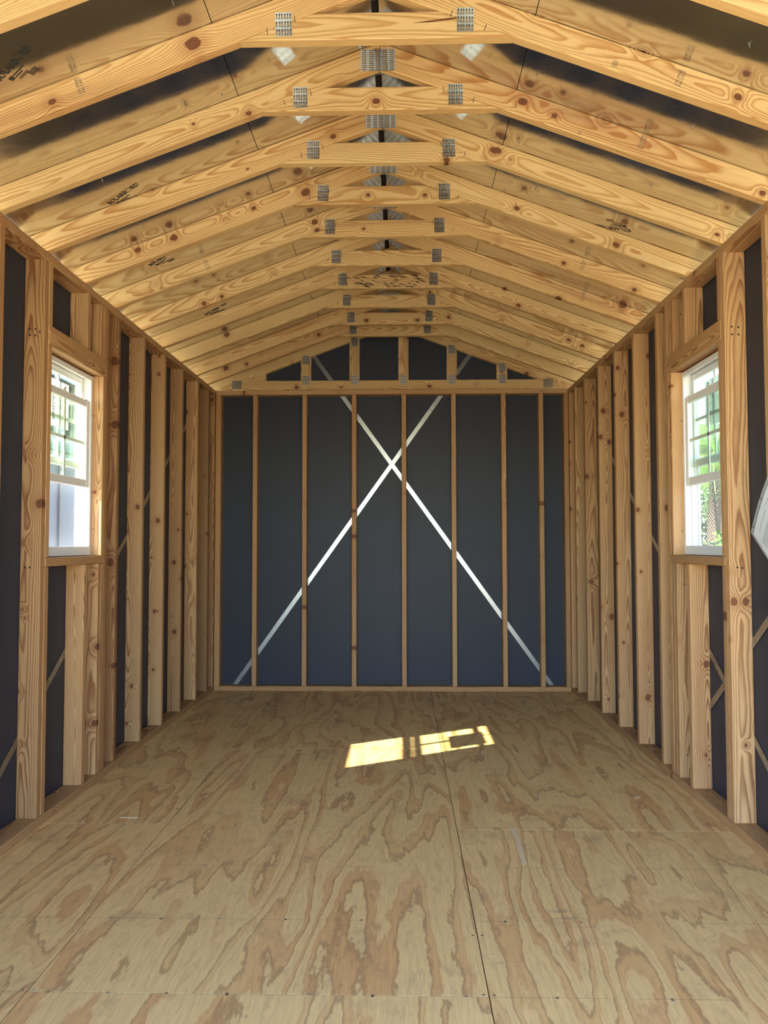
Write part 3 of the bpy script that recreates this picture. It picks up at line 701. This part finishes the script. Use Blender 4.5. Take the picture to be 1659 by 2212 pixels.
for xa, tn in ((-0.834, 0.8), (-0.431, 0.62), (-0.026, 0.85), (0.373, 0.68), (0.785, 0.8)):
    xb = xa+0.086; xm = (xa+xb)/2
    l2 = lambda x: ZA-0.0015-SL*abs(x-XC)
    pts = [(xa, zc1+0.001), (xb, zc1+0.001), (xb, l2(xb)), (xa, l2(xa))]
    if xa < XC < xb: pts = [(xa, zc1+0.001), (xb, zc1+0.001), (xb, l2(xb)), (XC, l2(XC)), (xa, l2(xa))]
    fg = frame((xm-XC, 0, 0.2), (0, 0, 1), (-1, 0, 0))
    o = link('gable_stud', prism_mesh('gable_stud', rel(pts), -TK/2+0.001, TK/2-0.001, fg.inverted()), root, M_ROOFWOOD); o.matrix_local = fg; bev(o, 0.0025); wood_props(o, tn)
    p = link('gusset_plate', PL_T, root); p.location = (xm-XC+0.002, -TK/2-0.0002, 2.540-z0); p.scale = (1, 1, 0.92)
    if xa < -0.5 or xa > 0.3:
        p = link('gusset_plate', PL_T, root); p.location = (xm-XC, -TK/2-0.0002, l2(xm)-z0-0.012); p.scale = (1, 1, 0.92)
    elif xa < -0.1:
        p = link('gusset_plate', PL_T, root); p.location = (xm-XC, -TK/2-0.0002, l2(xm)-z0-0.012); p.scale = (1, 1, 0.92)
for xx in (-1.365-XC, 1.205-XC):
    p = link('gusset_plate', PL_H, root); p.location = (xx, -TK/2-0.0002, 2.505-z0)
wd = [(-1.284, zc1+0.001), (-1.122, zc1+0.001), (-1.122, zc1+0.058), (-1.135, zc1+0.054)]
o = link('heel_wedge', prism_mesh('heel_wedge', rel(wd), -TK/2+0.002, TK/2-0.002, frc.inverted()), root, M_ROOFWOOD); o.matrix_local = frc; wood_props(o, 0.8)

# ------------------------------------------------------------------ windows
def window(idx, s, XI):
    win = empty('window_%d' % idx, (0, 0, 0), kind='structure')
    X = lambda d: XI + s*d
    def bx(d0, d1, y0, y1, z0_, z1_): return ((min(X(d0), X(d1)), y0, z0_), (max(X(d0), X(d1)), y1, z1_))
    ya, yb_, za, zb = WY0+0.004, WY1-0.004, WZ0+0.003, WZ1-0.006
    def mk(name, boxes, mat, parent, b=0.0):
        o = link(name, multi_mesh(name, boxes), parent, mat)
        if b: bev(o, b)
        return o
    fr = [bx(.0600, .126, ya, ya+.016, za, zb), bx(.0600, .126, yb_-.016, yb_, za, zb), bx(.0600, .126, ya+.016, yb_-.016, zb-.014, zb), bx(.0600, .126, ya+.016, yb_-.016, za, za+.018),
          bx(.053, .0600, ya, yb_, za, za+.044), bx(.053, .0600, ya, yb_, zb-.024, zb), bx(.053, .0600, ya, ya+.020, za+.044, zb-.024), bx(.053, .0600, yb_-.020, yb_, za+.044, zb-.024)]
    f0 = mk('window_frame', fr, M_VINYL, win, 0.0015)
    ch = []
    for yj_, sg in ((ya+.016, 1), (yb_-.016, -1)):
        for d0, d1, hgt in ((.084, .088, .012), (.115, .118, .016), (.102, .105, .005)):
            y1_ = yj_+sg*hgt; ch.append(bx(d0, d1, min(yj_, y1_), max(yj_, y1_), za+.018, zb-.014))
    ch += [bx(.115, .118, ya+.016, yb_-.016, zb-.034, zb-.014)]
    mk('jamb_track', ch, M_VINYL, f0)
    fl = [bx(.1015, .107, ya-.035, ya, za-.035, zb+.035), bx(.1015, .107, yb_, yb_+.035, za-.035, zb+.035), bx(.1015, .107, ya, yb_, zb, zb+.035), bx(.1015, .107, ya, yb_, za-.035, za)]
    mk('nail_flange', fl, M_VINYL, f0)
    def sash(name, d0, d1, z0_, z1_, rt_, rb, st, y0, y1):
        o = mk(name, [bx(d0, d1, y0, y0+st, z0_, z1_), bx(d0, d1, y1-st, y1, z0_, z1_), bx(d0, d1, y0+st, y1-st, z1_-rt_, z1_), bx(d0, d1, y0+st, y1-st, z0_, z0_+rb)], M_VINYL, win, 0.003)
        dm = (d0+d1)/2
        mk('glass_pane', [bx(dm-.007, dm-.006, y0+st-.004, y1-st+.004, z0_+rb-.004, z1_-rt_+.004), bx(dm+.006, dm+.007, y0+st-.004, y1-st+.004, z0_+rb-.004, z1_-rt_+.004)], M_GLASS, o)
        ym = (y0+y1)/2; zm = (z0_+rb+z1_-rt_)/2
        mk('muntin', [bx(dm-.003, dm+.003, ym-.0075, ym+.0075, z0_+rb, z1_-rt_), bx(dm-.003, dm+.003, y0+st, y1-st, zm-.0075, zm+.0075)], M_VINYL, o)
        return o
    lo = sash('lower_sash', .058, .082, 1.468, 1.909, .035, .040, .040, ya+.017, yb_-.017)
    us = sash('upper_sash', .091, .114, 1.560, zb-.016, .034, .034, .038, ya+.018, yb_-.018)
    ym = (ya+yb_)/2
    mk('sash_lock', [bx(.066, .088, ym-.022, ym+.022, 1.909, 1.916), bx(.070, .080, ym-.012, ym+.02, 1.916, 1.928)], M_VINYL, lo, 0.003)
    mk('tilt_latch', [bx(.062, .078, yb_-.075, yb_-.03, 1.909, 1.914)], M_VINYL, lo, 0.0015)
    mk('insect_screen', [bx(.1215, .1218, ya+.03, yb_-.03, za+.03, 1.60)], M_SCREEN, win)
    mk('screen_rail', [bx(.119, .1245, ya+.018, ya+.032, za+.018, 1.605), bx(.119, .1245, yb_-.032, yb_-.018, za+.018, 1.605), bx(.119, .1245, ya+.032, yb_-.032, 1.59, 1.605), bx(.119, .1245, ya+.032, yb_-.032, za+.018, za+.032)], M_VINYL, win)
    # paper sticker on the upper pane, printed side out, so it reads mirrored from indoors
    st = mk('window_sticker', [bx(.0930, .0934, 3.42, 3.70, 1.735, 1.955)], M_STICKER, us)
    B = []
    rnd = random.Random(5+idx)
    for c_ in range(3):
        for r_ in range(15):
            zz = 1.885-r_*0.009; y_ = 3.455+c_*0.036 if idx == 1 else 3.45+c_*0.03
            B.append(bx(.0925, .0928, y_, y_+rnd.uniform(.008, .028), zz, zz+.0042))
    for r_ in range(8):
        zz = 1.90-r_*.012; B.append(bx(.0925, .0928, 3.585, 3.585+rnd.uniform(.015, .05), zz, zz+.0022))
    for r_ in range(5): B.append(bx(.0925, .0928, 3.63, 3.665, 1.80-r_*.011, 1.802-r_*.011))
    mk('printed_line', B, M_INK, st)
    e1 = Vector((0, -1 if s < 0 else 1, 0))   # mirrored as seen from inside
    for body, yy, zz, sz in (('TAG', 3.47 if s < 0 else 3.40, 1.905, 0.030), ('H', 3.60, 1.905, 0.03)):
        fr_ = frame((X(.0926), yy if s > 0 else yy, zz), (0, 1, 0), (0, 0, 1))
        o = text_obj('printed_word', body, sz, Matrix.Identity(4), M_INK, st)
        mm = Matrix(((0, 0, 1, X(.0926)), (-1 if s > 0 else -1, 0, 0, yy+0.03), (0, 1, 0, zz), (0, 0, 0, 1)))
        # indoors the view from the right looks along +Y: flip so that the letters read backwards
        if s > 0: mm = Matrix(((0, 0, 1, X(.0926)), (1, 0, 0, yy), (0, 1, 0, zz), (0, 0, 0, 1)))
        for vtx in o.data.vertices: vtx.co = mm @ vtx.co
    mk('printed_house', [bx(.0925, .0928, 3.655, 3.672, 1.930, 1.943)], M_INK, st)
    mk('printed_spot', [bx(.0925, .0928, 3.455, 3.475, 1.925, 1.938), bx(.0925, .0928, 3.51, 3.545, 1.912, 1.92)], M_YELLOW, st)
    return win
window(1, -1, XL); window(2, 1, XR)

# ------------------------------------------------------------------ things indoors
# document in a plastic sleeve stapled to a stud of the right wall
c0 = Vector((XR-0.006, 3.022, 1.223)); e1 = Vector((0, -0.655, 0.756)); e2 = Vector((0, -0.756, -0.655)); e2 = Vector((0, -0.80, -0.60)); e1 = Vector((0, -0.60, 0.80)) 
doc = empty('document_sleeve', (XR-0.006, 2.95, 1.25), 'white printed paper in a clear sleeve, hanging tilted at the right edge', 'paper')
def sheet(name, w_, h_, off, mat, z_, bend=0.012):
    v, f = [], []; nx, ny = 6, 4
    for j in range(ny+1):
        for i in range(nx+1):
            a = off[0]+h_*i/nx; b_ = off[1]+w_*j/ny
            p = c0 + e1*a + e2*b_; p.x += -z_ - bend*math.sin(math.pi*(a/0.3))*0.6
            v.append(tuple(p - doc.location))
    for j in range(ny):
        for i in range(nx): a = j*(nx+1)+i; f.append((a, a+1, a+nx+2, a+nx+1))
    me = bpy.data.meshes.new(name); me.from_pydata(v, [], f); me.update()
    o = link(name, me, doc, mat); m_ = o.modifiers.new('thickness', 'SOLIDIFY'); m_.thickness = 0.0004; return o
sheet('plastic_sleeve', 0.235, 0.300, (0, 0), M_SLEEVE, 0.0015)
sheet('paper_sheet', 0.212, 0.278, (0.008, 0.020), M_PAPER, 0.0)
for i, (a, b_, L) in enumerate([(0.05, 0.06, 0.10), (0.16, 0.05, 0.05), (0.17, 0.07, 0.06)] + [(0.03+0.0*i, 0.10+0.008*i, 0.12) for i in range(6)] + [(0.17, 0.10+0.008*i, 0.07) for i in range(4)]):
    sheet('printed_line', 0.0022, L, (a, b_), M_INKB, 0.0008)
sheet('margin_strip', 0.002, 0.300, (0, 0.017), M_INKB, 0.0022)
for a in (0.03, 0.16, 0.27): sheet('binder_hole', 0.006, 0.006, (a, 0.006), M_DARK, 0.0024)

def splinter(name, pts, label, th=0.0015, mat=M_SPLINT):
    n = len(pts); cx = sum(p[0] for p in pts)/n; cy = sum(p[1] for p in pts)/n
    v = [(p[0]-cx, p[1]-cy, 0.0) for p in pts] + [(p[0]-cx, p[1]-cy, th) for p in pts]
    me = bpy.data.meshes.new(name); me.from_pydata(v, [], [tuple(range(n-1, -1, -1)), tuple(range(n, 2*n))] + [(i, (i+1) % n, (i+1) % n+n, i+n) for i in range(n)]); me.update()
    o = link(name, me, None, mat); o.location = (cx, cy, 0.0002); tag(o, label, 'wood chip'); return o
splinter('wood_splinter', [(0.445, 3.279), (0.462, 3.279), (0.468, 3.16), (0.463, 3.05), (0.458, 2.925), (0.440, 2.905), (0.443, 3.04), (0.450, 3.15)], 'long pale wood splinter lying on the right plywood sheet near the scuffs')
splinter('wood_splinter', [(-1.226, 3.368), (-1.146, 3.370), (-1.142, 3.378), (-1.18, 3.381), (-1.222, 3.379)], 'thin pale sliver of wood on the floor by the left wall', 0.002)
splinter('wood_chip', [(1.075, 3.665), (1.100, 3.672), (1.115, 3.690), (1.098, 3.705), (1.082, 3.690)], 'small square pale wood chip on the floor near the right wall', 0.002)
splinter('wood_chip', [(0.263, 5.245), (0.285, 5.25), (0.290, 5.30), (0.268, 5.31)], 'small brown wood chip lying beside the right floor seam near the back wall', 0.002, simple('brown_chip', (0.33, 0.24, 0.15), 0.7))

# ------------------------------------------------------------------ outdoors
ground = wbox('ground', (-40, -30, -0.55), (40, 60, -0.30), M_GROUND); ground['kind'] = 'structure'

# neighbouring cabin seen through the left window
NX = -3.9
nb_ = empty('neighbour_cabin', (NX, 9.5, -0.30), 'slate blue cabin with white trim and white posts outside the left window', 'building')
def nbx(name, lo, hi, mat, b=0):
    o = wbox(name, lo, hi, mat, None, b); loc = o.location.copy(); o.parent = nb_; o.location = loc - nb_.location; return o
nbx('cabin_wall', (NX-3.0, 6.2, -0.30), (NX, 13.5, 2.10), M_SLATE)
for y in [6.2+0.62*i for i in range(12)]: nbx('batten', (NX, y, -0.25), (NX+0.018, y+0.10, 2.08), M_SLATE2)
nbx('trim_board', (NX, 6.1, 2.10), (NX+0.03, 13.6, 2.24), M_WHITE)
nbx('trim_board', (NX+0.0, 6.1, 2.24), (NX+0.06, 13.6, 2.30), M_PALEG)
nbx('upper_wall', (NX-2.9, 6.3, 2.30), (NX-0.12, 13.4, 4.0), M_PALEG)
for y in [6.3+0.58*i for i in range(13)]: nbx('post', (NX-0.10, y, 2.30), (NX, y+0.10, 4.0), M_WHITE)
for y in [6.3+0.58*i for i in range(12)]:
    nbx('window_pane', (NX-0.13, y+0.22, 2.42), (NX-0.10, y+0.42, 2.92), M_DGLASS)
nbx('rail_beam', (NX-0.02, 6.2, 3.05), (NX+0.08, 13.6, 3.20), M_WHITE)
nbx('rail_beam', (NX-0.02, 6.2, 2.30), (NX+0.04, 13.6, 2.38), M_WHITE)
o = link('cabin_roof', prism_mesh('cabin_roof', [(-3.2, 4.3), (0.25, 4.3), (-1.5, 5.2)], -3.6, 4.2, Matrix.Identity(4)), nb_, M_SHADE)

# palm, shrubs and a brown shade roof outside the right window
def frond_mesh():
    v, f = [], []; L = 2.1
    def pt(t): return Vector((t*L*0.9, 0, 0.55*t*L - 0.62*t*t*L))
    n = 14
    for i in range(n):
        a = pt(i/n); b = pt((i+1)/n); k = len(v); wv = 0.02*(1-i/n)+0.004
        v += [tuple(a+Vector((0, -wv, 0))), tuple(a+Vector((0, wv, 0))), tuple(b+Vector((0, wv, 0))), tuple(b+Vector((0, -wv, 0)))]; f.append((k, k+1, k+2, k+3))
    m_ = 34
    for i in range(m_):
        t = 0.12+0.86*i/m_; a = pt(t); ln = 0.62*math.sin(math.pi*(0.12+0.85*t))+0.1
        for sg in (-1, 1):
            d = Vector((0.45, sg*0.8, -0.42)).normalized(); k = len(v); w2 = 0.016
            v += [tuple(a), tuple(a+d*ln*0.5+Vector((w2, 0, 0.01))), tuple(a+d*ln+Vector((0, 0, -0.08*ln))), tuple(a+d*ln*0.5-Vector((w2, 0, -0.01)))]; f.append((k, k+1, k+2, k+3))
    me = bpy.data.meshes.new('frond'); me.from_pydata(v, [], f); me.materials.append(M_FROND); return me
FR = frond_mesh()
def tube(name, pts, rad, mat, parent, n=8):
    v, f = [], []
    for p, r in zip(pts, rad):
        for a in range(n): v.append((p[0]+r*math.cos(2*math.pi*a/n), p[1]+r*math.sin(2*math.pi*a/n), p[2]))
    for i in range(len(pts)-1):
        for a in range(n): f.append((i*n+a, i*n+(a+1) % n, (i+1)*n+(a+1) % n, (i+1)*n+a))
    me = bpy.data.meshes.new(name); me.from_pydata(v, [], f); me.update(); return link(name, me, parent, mat)
def palm(x, y, h, label, nf=16, seed=1, sc=1.0):
    rnd = random.Random(seed)
    root = empty('palm_tree', (x, y, -0.30), label, 'tree')
    tube('trunk', [(0, 0, 0), (0.05, 0.02, h*0.4), (0.12, 0.0, h*0.8), (0.14, 0, h)], [0.17, 0.13, 0.12, 0.14], M_TRUNK, root)
    for i in range(nf):
        fr_ = link('frond', FR, root); fr_.location = (0.14, 0, h); fr_.rotation_euler = (rnd.uniform(-.2, .2), rnd.uniform(-.75, .55), i*2.399+rnd.uniform(-.2, .2)); q = sc*rnd.uniform(.85, 1.1); fr_.scale = (q, q, q)
def shrub(x, y, rx, rz, n, mat, label, cat='shrub', trunk=0.0, seed=1, leaf=0.07):
    rnd = random.Random(seed); root = empty('leafy_tree' if trunk else 'garden_shrub', (x, y, -0.30), label, cat); v, f = [], []
    for i in range(n):
        while True:
            p = Vector((rnd.uniform(-1, 1), rnd.uniform(-1, 1), rnd.uniform(-1, 1)))
            if p.length < 1 and p.length > 0.35 and mn.noise(p*2.3+Vector((seed, 0, 0))) > -0.22: break
        p = Vector((p.x*rx, p.y*rx, p.z*rz + rz + trunk)); a = Vector((rnd.gauss(0, 1), rnd.gauss(0, 1), rnd.gauss(0, 1))).normalized()*leaf
        b = a.cross(Vector((rnd.gauss(0, 1), rnd.gauss(0, 1), rnd.gauss(0, 1)))).normalized()*leaf*0.45; k = len(v)
        v += [tuple(p-a), tuple(p+b), tuple(p+a), tuple(p-b)]; f.append((k, k+1, k+2, k+3))
    me = bpy.data.meshes.new('foliage'); me.from_pydata(v, [], f); o = link('foliage', me, root, mat); o['kind'] = 'stuff'
    pts = [(0, 0, 0), (0.05, 0, trunk*0.6+0.2), (0.0, 0.05, trunk+rz)]
    tube('trunk', pts, [0.09, 0.07, 0.03], M_TRUNK, root)
palm(5.6, 14.2, 3.1, 'palm tree with arching green fronds against the sky outside the right window', 20, 3, 1.0)
palm(8.3, 20.5, 3.0, 'farther palm tree behind the brown roof outside the right window', 16, 8, 1.2)
shrub(5.3, 11.6, 0.9, 0.95, 2600, M_LEAF, 'bright green garden shrub low in the right window', seed=4)
shrub(7.4, 15.2, 1.2, 0.9, 2600, M_LEAF, 'round sunlit bush behind the nearer shrub outside the right window', seed=9)
shrub(3.9, 12.2, 0.7, 1.2, 2400, M_LEAF2, 'grey green leafy tree rising behind the screen of the right window', 'tree', 0.9, seed=12)
shrub(12.5, 30.0, 2.2, 2.0, 4200, M_LEAF2, 'large distant tree at the far end of the view through the right window', 'tree', 1.0, seed=15, leaf=0.12)
sh = empty('shade_roof', (9.2, 22.0, -0.30), 'brown low roof on posts beyond the palm outside the right window', 'building')
for nm, lo, hi, m_ in (('roof_slab', (-2.4, -1.2, 4.1), (2.4, 1.2, 4.7), M_SHADE), ('post', (-2.2, -1.1, 0), (-2.08, -0.98, 4.1), M_SHADE), ('post', (2.08, -1.1, 0), (2.2, -0.98, 4.1), M_SHADE), ('post', (-2.2, 1.0, 0), (-2.08, 1.1, 4.1), M_SHADE), ('post', (2.08, 1.0, 0), (2.2, 1.1, 4.1), M_SHADE)):
    link(nm, box_mesh(nm, lo, hi), sh, m_)

# doorway and window portals only steer sampling of the real sky
def portal(name, loc, rot, sx, sy):
    l = bpy.data.lights.new(name, 'AREA'); l.shape = 'RECTANGLE'; l.size = sx; l.size_y = sy; l.energy = 1.0
    l.cycles.is_portal = True
    o = bpy.data.objects.new(name, l); C.objects.link(o); o.location = loc; o.rotation_euler = rot
portal('doorway_portal', ((fx0+fx1)/2, Y0-0.03, fz/2), (math.radians(90), 0, 0), fx1-fx0, fz)
portal('window_portal', (XL-0.17, (WY0+WY1)/2, (WZ0+WZ1)/2), (0, math.radians(-90), 0), WZ1-WZ0, WY1-WY0)
portal('window_portal', (XR+0.17, (WY0+WY1)/2, (WZ0+WZ1)/2), (0, math.radians(90), 0), WZ1-WZ0, WY1-WY0)
